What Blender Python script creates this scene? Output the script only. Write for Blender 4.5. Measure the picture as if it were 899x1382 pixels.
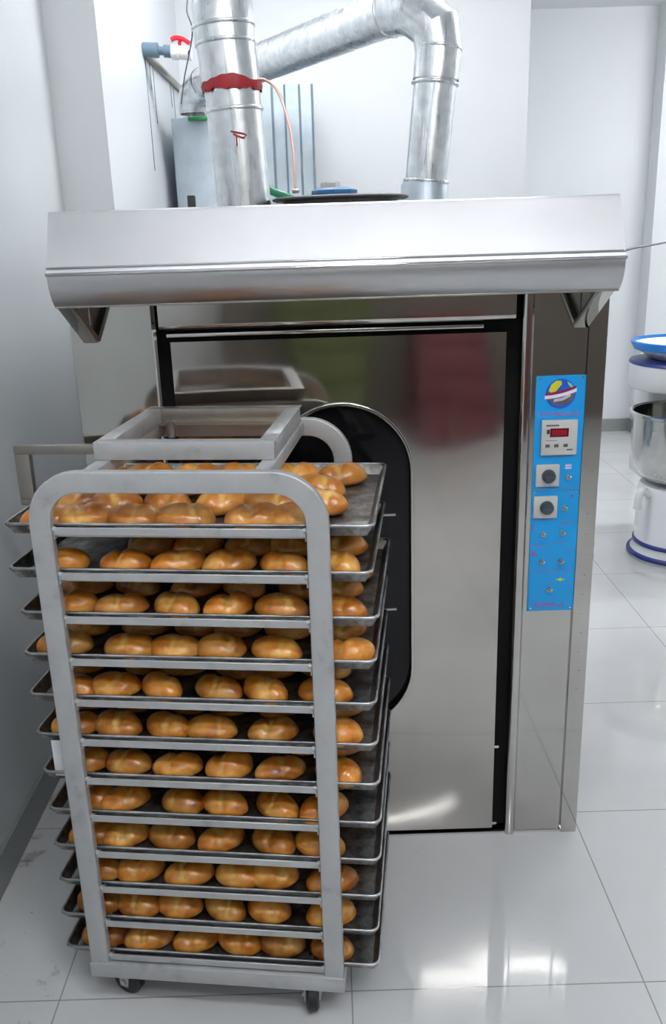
import bpy, bmesh, math, random
from mathutils import Vector, Matrix, noise
rnd = random.Random(7)
S = bpy.context.scene
COL = S.collection
for o in list(bpy.data.objects): bpy.data.objects.remove(o)

# ---------------------------------------------------------------- camera
F, T, SR, H = 1176.0, 373.0, 0.0315, 1.55
TH = math.atan(T / F); CR = math.sqrt(1 - SR * SR)
R_ = Vector((1, 0, 0)); D_ = Vector((0, -math.sin(TH), -math.cos(TH))); FW = Vector((0, math.cos(TH), -math.sin(TH)))
right = CR * R_ + SR * D_; down = -SR * R_ + CR * D_
cd = bpy.data.cameras.new('camera'); cam = bpy.data.objects.new('camera', cd); COL.objects.link(cam)
M4 = Matrix((right, -down, -FW)).transposed().to_4x4(); M4.translation = Vector((0, 0, H))
cam.matrix_world = M4
cd.sensor_fit = 'VERTICAL'; cd.sensor_height = 36.0; cd.lens = 36.0 * F / 1382; cd.clip_start = 0.02
S.camera = cam
# ---------------------------------------------------------------- light and exposure
W = bpy.data.worlds.new('world'); S.world = W; W.use_nodes = True
W.node_tree.nodes['Background'].inputs[0].default_value = (0.75, 0.86, 1.0, 1)
W.node_tree.nodes['Background'].inputs[1].default_value = 1.0
S.view_settings.view_transform = 'Standard'; S.view_settings.look = 'None'
S.view_settings.exposure = 0.0; S.view_settings.gamma = 1.0; S.view_settings.use_curve_mapping = False
CEIL = 3.0
TUBES = [  # x, y, half length, rotation z, emission strength
    (0.92, -0.46, 0.46, 0.0, 84.0),
    (0.15, 3.30, 0.60, 0.0, 100.0),
    (2.95, 4.65, 0.60, 0.0, 148.0),  # unseen fill tube, added to brighten the far wall
    (0.3, -2.1, 0.60, 0.0, 28.0),  # unseen fill tube behind the camera, added for evener light
    (0.30, 0.30, 0.90, 0.0, 50.0),
]

# ---------------------------------------------------------------- helpers
def setp(o, **k):
    for a, b in k.items():
        if b is not None: o[a] = b
def obj(name, bm, m, parent=None, smooth=False, label=None):
    me = bpy.data.meshes.new(name)
    bmesh.ops.recalc_face_normals(bm, faces=bm.faces[:])
    bm.to_mesh(me); bm.free()
    ms = m if isinstance(m, (list, tuple)) else [m]
    for x in ms: me.materials.append(x)
    if smooth:
        for p in me.polygons: p.use_smooth = True
        if smooth == 'auto': me.set_sharp_from_angle(angle=math.radians(38))
        if smooth == 'gore': me.set_sharp_from_angle(angle=math.radians(14))
    o = bpy.data.objects.new(name, me); COL.objects.link(o)
    if parent is not None: o.parent = parent
    if label: o['label'] = label
    return o
def tag(o, label, cat, group=None):
    setp(o, label=label, category=cat, group=group); return o
def struct(name, bm, m):
    o = obj(name, bm, m); o['kind'] = 'structure'; return o
def empty(name, label, cat, loc=(0, 0, 0), rz=0, group=None):
    o = bpy.data.objects.new(name, None); COL.objects.link(o); o.location = loc; o.rotation_euler = (0, 0, rz)
    o.empty_display_size = 0.05
    return tag(o, label, cat, group)
def NB(): return bmesh.new()
def box(bm, x0, x1, y0, y1, z0, z1, bev=0.0, seg=2, mi=0):
    g = bmesh.ops.create_cube(bm, size=1.0)
    vs = g['verts']
    for v in vs:
        v.co = Vector((x0 + (v.co.x + .5) * (x1 - x0), y0 + (v.co.y + .5) * (y1 - y0), z0 + (v.co.z + .5) * (z1 - z0)))
    fs = set(f for v in vs for f in v.link_faces)
    for f in fs: f.material_index = mi
    if bev > 0:
        es = list(set(e for v in vs for e in v.link_edges))
        r = bmesh.ops.bevel(bm, geom=es, offset=bev, segments=seg, profile=.5, affect='EDGES')
        for f in r['faces']: f.material_index = mi
    return bm
def bxo(name, dims, m, parent=None, bev=0.0, label=None):
    return obj(name, box(NB(), *dims, bev=bev), m, parent, smooth='auto' if bev else False, label=label)
def circ(r, n=20): return [(r * math.cos(2 * math.pi * i / n), r * math.sin(2 * math.pi * i / n)) for i in range(n)]
def rect(a, b, r=0.0):
    if r <= 0: return [(-a, -b), (a, -b), (a, b), (-a, b)]
    out = []
    for cx, cy, s in ((a - r, -b + r, -90), (a - r, b - r, 0), (-a + r, b - r, 90), (-a + r, -b + r, 180)):
        for k in range(4):
            t = math.radians(s + k * 30); out.append((cx + r * math.cos(t), cy + r * math.sin(t)))
    return out
def sweep(bm, pts, prof, fixed=None, caps=True, closed=False, scales=None, mi=0):
    pts = [Vector(p) for p in pts]; n = len(pts); rings = []
    nrm = Vector(fixed) if fixed else None
    for i, p in enumerate(pts):
        if closed: t1 = (p - pts[i - 1]).normalized(); t2 = (pts[(i + 1) % n] - p).normalized()
        else:
            t1 = (p - pts[i - 1]).normalized() if i else (pts[1] - p).normalized()
            t2 = (pts[i + 1] - p).normalized() if i < n - 1 else t1
        t = (t1 + t2).normalized()
        if nrm is None:
            nrm = Vector((0, 0, 1)) if abs(t.z) < .9 else Vector((0, 1, 0))
        if fixed: b = Vector(fixed)
        else:
            b = (nrm - t * nrm.dot(t)).normalized(); nrm = b
        a = b.cross(t).normalized()
        k = 1.0 / max(.5, math.sqrt((1 + t1.dot(t2)) / 2))
        sc = scales[i] if scales else 1.0
        rings.append([bm.verts.new(p + a * (q[0] * k * sc) + b * q[1] * sc) for q in prof])
    m = len(prof)
    rng = range(n) if closed else range(n - 1)
    for i in rng:
        A = rings[i]; B = rings[(i + 1) % n]
        for j in range(m):
            f = bm.faces.new((A[j], A[(j + 1) % m], B[(j + 1) % m], B[j])); f.material_index = mi
    if caps and not closed:
        for f in (bm.faces.new(rings[0][::-1]), bm.faces.new(rings[-1])): f.material_index = mi
    return bm
def lathe(bm, prof, n=32, c=(0, 0, 0), axis='z', mi=0, closed=False):
    rings = []; c = Vector(c)
    for r, h in prof:
        rg = []
        for i in range(n):
            t = 2 * math.pi * i / n; x, y = r * math.cos(t), r * math.sin(t)
            v = {'z': (x, y, h), 'y': (x, h, y), 'x': (h, x, y)}[axis]
            rg.append(bm.verts.new(c + Vector(v)))
        rings.append(rg)
    m = len(rings)
    for k in range(m if closed else m - 1):
        A, B = rings[k], rings[(k + 1) % m]
        for i in range(n):
            f = bm.faces.new((A[i], A[(i + 1) % n], B[(i + 1) % n], B[i])); f.material_index = mi
    if not closed:
        for rg, r in ((rings[0], prof[0][0]), (rings[-1], prof[-1][0])):
            if r > 1e-5: bm.faces.new(rg).material_index = mi
    return bm
def prism_x(bm, poly, x0, x1, mi=0):   # poly in (y,z), extruded along x
    a = [bm.verts.new((x0, y, z)) for y, z in poly]; b = [bm.verts.new((x1, y, z)) for y, z in poly]
    n = len(poly)
    for i in range(n): bm.faces.new((a[i], a[(i + 1) % n], b[(i + 1) % n], b[i])).material_index = mi
    bm.faces.new(a[::-1]).material_index = mi; bm.faces.new(b).material_index = mi
    return bm
def prism_y(bm, poly, y0, y1, mi=0):   # poly in (x,z), extruded along y
    a = [bm.verts.new((x, y0, z)) for x, z in poly]; b = [bm.verts.new((x, y1, z)) for x, z in poly]
    n = len(poly)
    for i in range(n): bm.faces.new((a[i], a[(i + 1) % n], b[(i + 1) % n], b[i])).material_index = mi
    bm.faces.new(a[::-1]).material_index = mi; bm.faces.new(b).material_index = mi
    return bm
def arc(cx, cy, r, a0, a1, n):
    return [(cx + r * math.cos(math.radians(a0 + (a1 - a0) * i / n)), cy + r * math.sin(math.radians(a0 + (a1 - a0) * i / n))) for i in range(n + 1)]

def smoothpts(p, n=6):
    p = [Vector(q) for q in p]; out = []
    for i in range(len(p) - 1):
        a = p[max(0, i - 1)]; b = p[i]; c = p[i + 1]; d = p[min(len(p) - 1, i + 2)]
        for k in range(n):
            t = k / n
            out.append(.5 * ((2 * b) + (c - a) * t + (2 * a - 5 * b + 4 * c - d) * t * t + (3 * b - a - 3 * c + d) * t ** 3))
    out.append(p[-1]); return out

# ---------------------------------------------------------------- materials
class NT:
    def __init__(s, name):
        s.m = bpy.data.materials.new(name); s.m.use_nodes = True; s.t = s.m.node_tree
        s.b = s.t.nodes['Principled BSDF']
    def n(s, typ, **k):
        nd = s.t.nodes.new(typ)
        for a, b in k.items():
            if a.startswith('i_'): nd.inputs[a[2:].replace('_', ' ')].default_value = b
            else: setattr(nd, a, b)
        return nd
    def l(s, a, b): s.t.links.new(a, b)
    def coords(s, scale=(1, 1, 1), kind='Object'):
        tc = s.n('ShaderNodeTexCoord'); mp = s.n('ShaderNodeMapping'); mp.inputs['Scale'].default_value = scale
        s.l(tc.outputs[kind], mp.inputs['Vector']); return mp.outputs['Vector']
    def ramp(s, fac, stops, interp='LINEAR'):
        r = s.n('ShaderNodeValToRGB'); r.color_ramp.interpolation = interp
        el = r.color_ramp.elements
        while len(el) < len(stops): el.new(.5)
        for e, (p, c) in zip(el, stops):
            e.position = p; e.color = (*c, 1) if len(c) == 3 else c
        s.l(fac, r.inputs[0]); return r.outputs[0]
    def noise(s, vec, scale, detail=3, rough=.5):
        n = s.n('ShaderNodeTexNoise'); n.inputs['Scale'].default_value = scale; n.inputs['Detail'].default_value = detail
        n.inputs['Roughness'].default_value = rough; s.l(vec, n.inputs['Vector']); return n.outputs['Fac']
    def bump(s, h, strength, dist=.01):
        b = s.n('ShaderNodeBump'); b.inputs['Strength'].default_value = strength; b.inputs['Distance'].default_value = dist
        s.l(h, b.inputs['Height']); s.l(b.outputs[0], s.b.inputs['Normal']); return b
def simple(name, col, rough=.5, metal=0.0, emit=None, es=1.0, coat=0.0):
    k = NT(name); b = k.b
    b.inputs['Base Color'].default_value = (*col, 1); b.inputs['Roughness'].default_value = rough; b.inputs['Metallic'].default_value = metal
    b.inputs['Coat Weight'].default_value = coat
    if emit: b.inputs['Emission Color'].default_value = (*emit, 1); b.inputs['Emission Strength'].default_value = es
    return k.m
def g(r, gg, b): # sRGB 0-255 -> linear
    f = lambda v: ((v / 255 + .055) / 1.055) ** 2.4 if v > 10 else v / 255 / 12.92
    return (f(r), f(gg), f(b))
def metal(name, c1, c2, rough=(.2, .32), scale=(1, 1, 1), ns=6, bumpS=0.0, bumpscale=3, streak=(120, 120, 1.5), detail=3, fine=.04, aniso=0.0):
    k = NT(name); k.b.inputs['Metallic'].default_value = 1.0
    v = k.coords(scale); n1 = k.noise(v, ns, detail)
    k.l(k.ramp(n1, [(.3, c1), (.7, c2)]), k.b.inputs['Base Color'])
    v2 = k.coords(streak); n2 = k.noise(v2, 1.0, 4)
    mr = k.n('ShaderNodeMapRange'); mr.inputs['To Min'].default_value = rough[0]; mr.inputs['To Max'].default_value = rough[1]
    mr.inputs['From Min'].default_value = .3; mr.inputs['From Max'].default_value = .7
    k.l(n2, mr.inputs['Value']); k.l(mr.outputs[0], k.b.inputs['Roughness'])
    v3 = k.coords((1, 1, 1)); n3 = k.noise(v3, bumpscale, 1)
    if bumpS:
        b1 = k.bump(n3, bumpS, .02)
        b2 = k.n('ShaderNodeBump'); b2.inputs['Strength'].default_value = fine; b2.inputs['Distance'].default_value = .002
        k.l(n2, b2.inputs['Height']); k.l(b2.outputs[0], b1.inputs['Normal'])
    return k.m

def wall_mat(name, col, rough):
    k = NT(name); v = k.coords((1, 1, 1))
    n = k.noise(v, 1.3, 3)
    k.l(k.ramp(n, [(.3, tuple(c * .97 for c in col)), (.7, col)]), k.b.inputs['Base Color'])
    k.b.inputs['Roughness'].default_value = rough
    k.bump(k.noise(v, 9, 4), .05, .01)
    return k.m
M_wall = wall_mat('painted_wall', (0.76, 0.78, 0.80), .55)
M_wallg = wall_mat('glossy_painted_wall', (0.69, 0.72, 0.745), .22)
M_rear = wall_mat('rear_wall_paint', (0.42, 0.42, 0.38), .6)
M_added_dado = wall_mat('added_dado_paint', (0.15, 0.13, 0.11), .5)  # for the added dark dado that tints the steel reflections
M_ceil = simple('ceiling_paint', (.8, .82, .84), .8)
M_base = simple('grey_skirting_tile', g(140, 145, 142), .3)

def floor_mat():
    k = NT('polished_white_tile')
    tc = k.n('ShaderNodeTexCoord'); sp = k.n('ShaderNodeSeparateXYZ'); k.l(tc.outputs['Object'], sp.inputs[0])
    def line(out, pitch, off):
        a = k.n('ShaderNodeMath', operation='ADD'); a.inputs[1].default_value = -off + 40 * pitch; k.l(out, a.inputs[0])
        m = k.n('ShaderNodeMath', operation='MODULO'); m.inputs[1].default_value = pitch; k.l(a.outputs[0], m.inputs[0])
        s = k.n('ShaderNodeMath', operation='SUBTRACT'); s.inputs[1].default_value = pitch / 2; k.l(m.outputs[0], s.inputs[0])
        b = k.n('ShaderNodeMath', operation='ABSOLUTE'); k.l(s.outputs[0], b.inputs[0])
        c = k.n('ShaderNodeMath', operation='GREATER_THAN'); c.inputs[1].default_value = pitch / 2 - .0016; k.l(b.outputs[0], c.inputs[0])
        return c.outputs[0]
    lx = line(sp.outputs['X'], .629, .637); ly = line(sp.outputs['Y'], .579, 1.475)
    mx = k.n('ShaderNodeMath', operation='MAXIMUM'); k.l(lx, mx.inputs[0]); k.l(ly, mx.inputs[1])
    v = k.coords((1, 1, 1)); n1 = k.noise(v, 2.2, 4)
    base = k.ramp(n1, [(.3, (.61, .612, .615)), (.7, (.69, .695, .70))])
    # crumbs and dirt specks
    vo = k.n('ShaderNodeTexVoronoi'); vo.inputs['Scale'].default_value = 26; k.l(v, vo.inputs['Vector'])
    sc = k.noise(v, 1.4, 1)
    th = k.n('ShaderNodeMapRange'); th.inputs['From Min'].default_value = .45; th.inputs['From Max'].default_value = .75
    th.inputs['To Min'].default_value = 0; th.inputs['To Max'].default_value = .09; k.l(sc, th.inputs['Value'])
    lt = k.n('ShaderNodeMath', operation='LESS_THAN'); k.l(vo.outputs['Distance'], lt.inputs[0]); k.l(th.outputs[0], lt.inputs[1])
    half = k.n('ShaderNodeMath', operation='MULTIPLY'); half.inputs[1].default_value = .45; k.l(lt.outputs[0], half.inputs[0])
    m1 = k.n('ShaderNodeMix', data_type='RGBA'); m1.inputs['B'].default_value = (.12, .11, .09, 1)
    k.l(half.outputs[0], m1.inputs['Factor']); k.l(base, m1.inputs['A'])
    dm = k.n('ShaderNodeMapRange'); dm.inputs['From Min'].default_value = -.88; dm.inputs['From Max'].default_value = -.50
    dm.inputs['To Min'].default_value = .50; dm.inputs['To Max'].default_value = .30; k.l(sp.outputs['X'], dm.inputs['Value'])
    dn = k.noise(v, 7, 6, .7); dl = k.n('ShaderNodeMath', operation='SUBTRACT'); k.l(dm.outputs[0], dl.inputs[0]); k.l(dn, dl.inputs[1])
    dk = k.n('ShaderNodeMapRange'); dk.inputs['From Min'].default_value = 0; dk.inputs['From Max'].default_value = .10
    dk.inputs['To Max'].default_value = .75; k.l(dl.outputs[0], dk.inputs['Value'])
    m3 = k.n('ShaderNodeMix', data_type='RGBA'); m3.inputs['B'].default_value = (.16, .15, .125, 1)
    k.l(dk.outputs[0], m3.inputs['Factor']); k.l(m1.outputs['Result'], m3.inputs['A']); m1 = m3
    m2 = k.n('ShaderNodeMix', data_type='RGBA'); m2.inputs['B'].default_value = (.32, .32, .315, 1)
    k.l(mx.outputs[0], m2.inputs['Factor']); k.l(m1.outputs['Result'], m2.inputs['A'])
    k.l(m2.outputs['Result'], k.b.inputs['Base Color'])
    k.b.inputs['Roughness'].default_value = .035; k.b.inputs['IOR'].default_value = 1.6
    k.bump(k.noise(v, 3.0, 2), .03, .01)
    return k.m
M_floor = floor_mat()

M_steel = metal('brushed_stainless_steel', (.52, .505, .48), (.60, .585, .56), (.06, .08), ns=3, bumpS=.16, bumpscale=2.6, fine=.006, streak=(50, 50, 1))
M_steel_door = metal('worn_stainless_door', (.50, .475, .445), (.58, .555, .525), (.065, .085), ns=3, bumpS=.50, bumpscale=2.0, fine=.005, streak=(40, 40, 1))
M_steel_hood = metal('hood_stainless_steel', (.53, .53, .545), (.58, .58, .595), (.36, .40), streak=(1, 30, 30), bumpS=.10, bumpscale=5, fine=.005)
M_black = simple('black_gap', (.006, .006, .006), .7)
M_black.node_tree.nodes['Principled BSDF'].inputs['Specular IOR Level'].default_value = .1
M_darkmetal = metal('dark_chamber_steel', (.05, .05, .05), (.10, .10, .10), (.4, .6))
M_glass = simple('dark_oven_glass', (.005, .005, .006), .10)
M_glass.node_tree.nodes['Principled BSDF'].inputs['Specular IOR Level'].default_value = .25
M_galv = metal('galvanised_sheet', (.66, .69, .71), (.82, .84, .85), (.22, .36), ns=30, detail=1, bumpS=.05, bumpscale=7, streak=(60, 60, 4))
M_galvd = metal('dull_galvanised_sheet', (.44, .50, .55), (.52, .59, .64), (.42, .55), ns=12)
def rack_paint():
    k = NT('grey_aluminium_painted_steel'); v = k.coords((1, 1, 1)); n = k.noise(v, 14, 5, .6)
    k.l(k.ramp(n, [(.28, (.34, .345, .35)), (.42, (.46, .465, .47)), (.72, (.52, .525, .53))]), k.b.inputs['Base Color'])
    k.b.inputs['Metallic'].default_value = .35; k.b.inputs['Roughness'].default_value = .42
    k.bump(k.noise(v, 40, 2), .06, .002); return k.m
M_alu = rack_paint()
M_brushed = metal('brown_stained_steel', (.34, .31, .27), (.46, .43, .39), (.3, .45), ns=10)
def tray_mat():
    k = NT('baked_tray_steel'); k.b.inputs['Metallic'].default_value = .9
    v = k.coords((1, 1, 1)); n1 = k.noise(v, 9, 6, .65); n2 = k.noise(v, 38, 5, .7)
    c = k.ramp(n1, [(.30, (.04, .035, .03)), (.46, (.20, .195, .19)), (.68, (.58, .59, .61))])
    d = k.ramp(n2, [(.35, (.25, .22, .19)), (.62, (1, 1, 1))])
    m = k.n('ShaderNodeMix', data_type='RGBA', blend_type='MULTIPLY'); m.inputs['Factor'].default_value = .8
    k.l(c, m.inputs['A']); k.l(d, m.inputs['B']); k.l(m.outputs['Result'], k.b.inputs['Base Color'])
    k.b.inputs['Roughness'].default_value = .42; k.bump(n2, .25, .003); return k.m
M_tray = tray_mat()
M_soot = simple('sooty_bolt', (.03, .028, .025), .6)
M_rim = metal('tray_rolled_rim', (.16, .16, .16), (.62, .64, .66), (.3, .45), ns=14)
M_rub = simple('black_rubber', (.012, .012, .014), .45)
M_white = simple('white_enamel', (.78, .80, .82), .3)
M_plastic_white = simple('white_plastic', (.8, .81, .82), .35)
M_card = simple('white_card', (.75, .76, .78), .6)
M_red = simple('red_sealant', g(150, 22, 34), .55)
M_redp = simple('red_plastic_handle', g(200, 20, 40), .35)
M_copper = simple('copper', (.85, .50, .40), .3, .9)
M_green = simple('green_hose', g(22, 120, 84), .4)
M_greent = simple('green_tape', g(50, 160, 80), .5)
M_bluegrey = simple('blue_grey_pvc', g(92, 115, 132), .4)
M_bluem = simple('blue_motor_paint', g(60, 115, 165), .4)
M_greybolt = simple('grey_bolt_steel', (.5, .5, .48), .3, 1)
M_wire = simple('grey_cable', (.14, .15, .17), .5)
M_navy = simple('dark_blue_plastic', g(20, 36, 112), .35)
M_blue = simple('bright_blue_plastic', g(28, 120, 205), .35)
M_panel = simple('blue_panel_overlay', g(20, 152, 222), .35)
M_mag = simple('magenta_print', g(170, 80, 150), .5)
M_pink = simple('pink_print', g(215, 190, 215), .5)
M_ctl = simple('light_grey_controller', g(196, 196, 192), .4)
M_disp = simple('dark_red_display', g(92, 6, 26), .2, emit=(.35, .0, .02), es=.12)
M_ink = simple('black_print', (.02, .02, .025), .5)
M_yel = simple('yellow_print', g(205, 205, 30), .5)
M_lblue = simple('emblem_blue', g(12, 80, 190), .5)
M_maroon = simple('emblem_maroon', g(130, 10, 50), .5)
M_lwhite = simple('emblem_white', g(232, 225, 238), .5)
M_lgrey = simple('emblem_grey', g(90, 85, 95), .5)
M_knob = simple('grey_timer_knob', g(70, 82, 92), .3, .3)
M_chrome = simple('chrome', (.75, .75, .76), .12, 1)
M_bowl = metal('polished_bowl_steel', (.62, .62, .60), (.68, .68, .66), (.07, .10), ns=3, bumpS=.15, bumpscale=5, fine=.003)
M_tube = simple('lit_tube', (1, 1, 1), .5, emit=(.97, .985, 1.0), es=26)
M_fixture = simple('lamp_housing', (.8, .8, .8), .4)

def bun_mat():
    k = NT('golden_bread_crust')
    oi = k.n('ShaderNodeObjectInfo')
    tc = k.n('ShaderNodeTexCoord')
    off = k.n('ShaderNodeVectorMath', operation='ADD')
    sc = k.n('ShaderNodeVectorMath', operation='SCALE'); sc.inputs['Scale'].default_value = 5.0
    cb = k.n('ShaderNodeCombineXYZ')
    for i in range(3): k.l(oi.outputs['Random'], cb.inputs[i])
    k.l(cb.outputs[0], sc.inputs[0]); k.l(tc.outputs['Object'], off.inputs[0]); k.l(sc.outputs[0], off.inputs[1])
    n1 = k.noise(off.outputs[0], 18, 4, .55); n2 = k.noise(off.outputs[0], 70, 3, .6)
    crust = k.ramp(n1, [(.28, g(138, 70, 14)), (.47, g(196, 120, 36)), (.70, g(230, 174, 88))])
    # each roll is baked a little lighter or darker
    hsv = k.n('ShaderNodeHueSaturation'); hsv.inputs['Saturation'].default_value = 1.0
    mr = k.n('ShaderNodeMapRange'); mr.inputs['To Min'].default_value = .72; mr.inputs['To Max'].default_value = 1.22
    k.l(oi.outputs['Random'], mr.inputs['Value']); k.l(mr.outputs[0], hsv.inputs['Value']); k.l(crust, hsv.inputs['Color'])
    # pale split of the crust along local y
    sp = k.n('ShaderNodeSeparateXYZ'); k.l(tc.outputs['Object'], sp.inputs[0])
    nn = k.n('ShaderNodeMath', operation='MULTIPLY_ADD'); nn.inputs[1].default_value = .044; nn.inputs[2].default_value = -.022; k.l(n1, nn.inputs[0])
    ad = k.n('ShaderNodeMath', operation='ADD'); k.l(sp.outputs['X'], ad.inputs[0]); k.l(nn.outputs[0], ad.inputs[1])
    ab = k.n('ShaderNodeMath', operation='ABSOLUTE'); k.l(ad.outputs[0], ab.inputs[0])
    r1 = k.n('ShaderNodeMapRange'); r1.inputs['From Min'].default_value = .002; r1.inputs['From Max'].default_value = .0085
    r1.inputs['To Min'].default_value = 1; r1.inputs['To Max'].default_value = 0; k.l(ab.outputs[0], r1.inputs['Value'])
    rz = k.n('ShaderNodeMapRange'); rz.inputs['From Min'].default_value = .018; rz.inputs['From Max'].default_value = .034; k.l(sp.outputs['Z'], rz.inputs['Value'])
    mul = k.n('ShaderNodeMath', operation='MULTIPLY'); k.l(r1.outputs[0], mul.inputs[0]); k.l(rz.outputs[0], mul.inputs[1])
    mul2 = k.n('ShaderNodeMath', operation='MULTIPLY'); k.l(mul.outputs[0], mul2.inputs[0])
    fr1 = k.n('ShaderNodeMath', operation='MULTIPLY'); fr1.inputs[1].default_value = 13.0; k.l(oi.outputs['Random'], fr1.inputs[0])
    fr2 = k.n('ShaderNodeMath', operation='FRACT'); k.l(fr1.outputs[0], fr2.inputs[0]); fr3 = k.n('ShaderNodeMath', operation='MULTIPLY_ADD'); fr3.inputs[1].default_value = .7; fr3.inputs[2].default_value = .25; k.l(fr2.outputs[0], fr3.inputs[0]); k.l(fr3.outputs[0], mul2.inputs[1])
    mx = k.n('ShaderNodeMix', data_type='RGBA'); mx.inputs['B'].default_value = (*g(236, 190, 104), 1)
    k.l(mul2.outputs[0], mx.inputs['Factor']); k.l(hsv.outputs[0], mx.inputs['A'])
    k.l(mx.outputs['Result'], k.b.inputs['Base Color'])
    k.b.inputs['Roughness'].default_value = .34; k.b.inputs['Coat Weight'].default_value = .4; k.b.inputs['Coat Roughness'].default_value = .22
    k.b.inputs['Subsurface Weight'].default_value = 0.0
    k.bump(n2, .12, .004); return k.m
M_bun = bun_mat()

# ---------------------------------------------------------------- the room
XL, XR, YB, YF = -.868, 3.6, 4.84, -3.2
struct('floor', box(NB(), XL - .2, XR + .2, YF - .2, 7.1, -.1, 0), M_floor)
struct('ceiling', box(NB(), XL - .2, XR + .2, YF - .2, 7.1, CEIL, CEIL + .1), M_ceil)
struct('wall_left', box(NB(), XL - .2, XL, YF - .2, 3.10, 0, CEIL), M_wallg)
struct('wall_left_column', box(NB(), XL - .2, -.70, 3.10, YB + .2, 0, CEIL), M_wall)['kind'] = 'structure'
struct('wall_back', box(NB(), -.70, 1.055, YB, 7.1, 0, CEIL), M_wall)
struct('wall_far', box(NB(), 1.055, XR + .2, 6.79, 7.1, 0, CEIL), M_wall)
struct('wall_far_column', box(NB(), 2.375, XR, 6.60, 6.79, 0, CEIL), M_wall)
struct('wall_right', box(NB(), XR, XR + .2, YF - .2, 6.79, 0, CEIL), M_wall)
struct('wall_rear', box(NB(), XL, XR, YF - .2, YF, 0, CEIL), M_rear)
struct('baseboard_left', box(NB(), XL, XL + .012, YF, 3.10, 0, .10), M_base)
struct('baseboard_column', box(NB(), XL, -.70, 3.088, 3.10, 0, .10), M_base)
struct('baseboard_far', box(NB(), 1.055, 2.375, 6.778, 6.79, 0, .10), M_base)
struct('baseboard_far_column', box(box(NB(), 2.363, 2.375, 6.588, 6.79, 0, .10), 2.375, XR, 6.588, 6.60, 0, .10), M_base)

struct('added_dado_1', box(NB(), XL, XR, YF, YF + .012, 0, 1.75), M_added_dado)  # unseen dark dado, added so the steel reflects a browner, darker room
def crate(name, x, w, d, h, z, m, label, grp):  # crates added out of view to give the steel door coloured reflections
    t = empty(name, label, 'added crate', (x, YF + .35, z), 0, grp)
    bm = NB(); e = .012
    box(bm, -w/2, w/2, -d/2, d/2, 0, e, .003); box(bm, -w/2, w/2, -d/2, -d/2+e, 0, h, .003); box(bm, -w/2, w/2, d/2-e, d/2, 0, h, .003)
    box(bm, -w/2, -w/2+e, -d/2, d/2, 0, h, .003); box(bm, w/2-e, w/2, -d/2, d/2, 0, h, .003)
    obj('crate_shell', bm, m, t, 'auto')
    obj('crate_rim', sweep(NB(), [(-w/2, -d/2, h-.01), (w/2, -d/2, h-.01), (w/2, d/2, h-.01), (-w/2, d/2, h-.01)], rect(.008, .010, .002), closed=True), m, t, 'auto')
    for k in range(4): obj('crate_rib', box(NB(), -w/2+.1+k*(w-.2)/3-.008, -w/2+.1+k*(w-.2)/3+.008, d/2, d/2+.010, .02, h-.02, .002), m, t, 'auto')
M_cg = simple('added_green_crate_plastic', (.10, .12, .04), .5); M_cr = simple('added_red_crate_plastic', (.17, .045, .05), .5)
LV = ['bottom', 'second', 'third', 'fourth', 'top']
for k in range(5):
    crate('added_crate', .05, .60, .42, .255, k * .262, M_cg, 'green plastic crate added at the rear wall for steel reflections, %s of its stack' % LV[k], 'green crates added by the rear wall')
for k in range(4):
    crate('added_crate', .95, .60, .42, .255, k * .262, M_cr, 'red plastic crate added at the rear wall for steel reflections, %s of its stack' % LV[k if k < 3 else 4], 'red crates added by the rear wall')

LABT = ['fluorescent ceiling lamp above the floor in front of the rack', 'fluorescent ceiling lamp above the flues behind the oven',
        'added fluorescent fill lamp above the mixer side of the room', 'added fluorescent fill lamp nearest the rear wall with the added crates', 'fluorescent ceiling lamp just in front of the oven hood']
for (x, y, hl, rz, st), lb in zip(TUBES, LABT):
    t = empty('ceiling_lamp', lb, 'lamp', (x, y, CEIL), rz, 'tube lamps on the ceiling')
    bxo('lamp_housing', (-hl - .04, hl + .04, -.045, .045, -.025, 0), M_fixture, t, .006)
    m = M_tube.copy(); m.node_tree.nodes['Principled BSDF'].inputs['Emission Strength'].default_value = st
    for s in (-.032, .032):
        obj('fluorescent_tube', lathe(NB(), [(.0001, -hl), (.013, -hl), (.013, hl), (.0001, hl)], 16, (0, s, -.070), 'x'), m, t, True)

# ---------------------------------------------------------------- rotary oven
YO = 1.98                                            # front plane
OX0, OX1 = -.575, .628
oven = empty('bakery_oven', 'large stainless steel rack oven with stadium-shaped door window and sloped hood', 'oven', (0.024, YO, 0))
def OP(name, bm, m, smooth=False, label=None, parent=None):
    """oven part built in world coordinates"""
    o = obj(name, bm, m, parent or oven, smooth, label)
    o.matrix_parent_inverse = Matrix.Translation((-0.024, -YO, 0)) if parent is None else Matrix.Identity(4)
    return o
bm = NB(); box(bm, OX0 + .004, OX1 - .004, YO + .035, 3.15, .02, 1.60, .004)
OP('body', bm, M_steel, 'auto')
OP('dark_recess', box(NB(), -.385, .44, YO + .012, YO + .034, .02, 1.44), M_black)
# left jamb: panel with a folded edge
bm = NB()
prism = [(-.575, YO + .034), (-.575, YO + .006), (-.571, YO), (-.392, YO), (-.384, YO + .008), (-.384, YO + .034)]
def prism_z(bm, poly, z0, z1):
    a = [bm.verts.new((x, y, z0)) for x, y in poly]; b = [bm.verts.new((x, y, z1)) for x, y in poly]; n = len(poly)
    for i in range(n): bm.faces.new((a[i], a[(i + 1) % n], b[(i + 1) % n], b[i]))
    bm.faces.new(a[::-1]); bm.faces.new(b); return bm
OP('left_jamb', prism_z(bm, prism, .012, 1.47), M_steel, 'auto')
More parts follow.
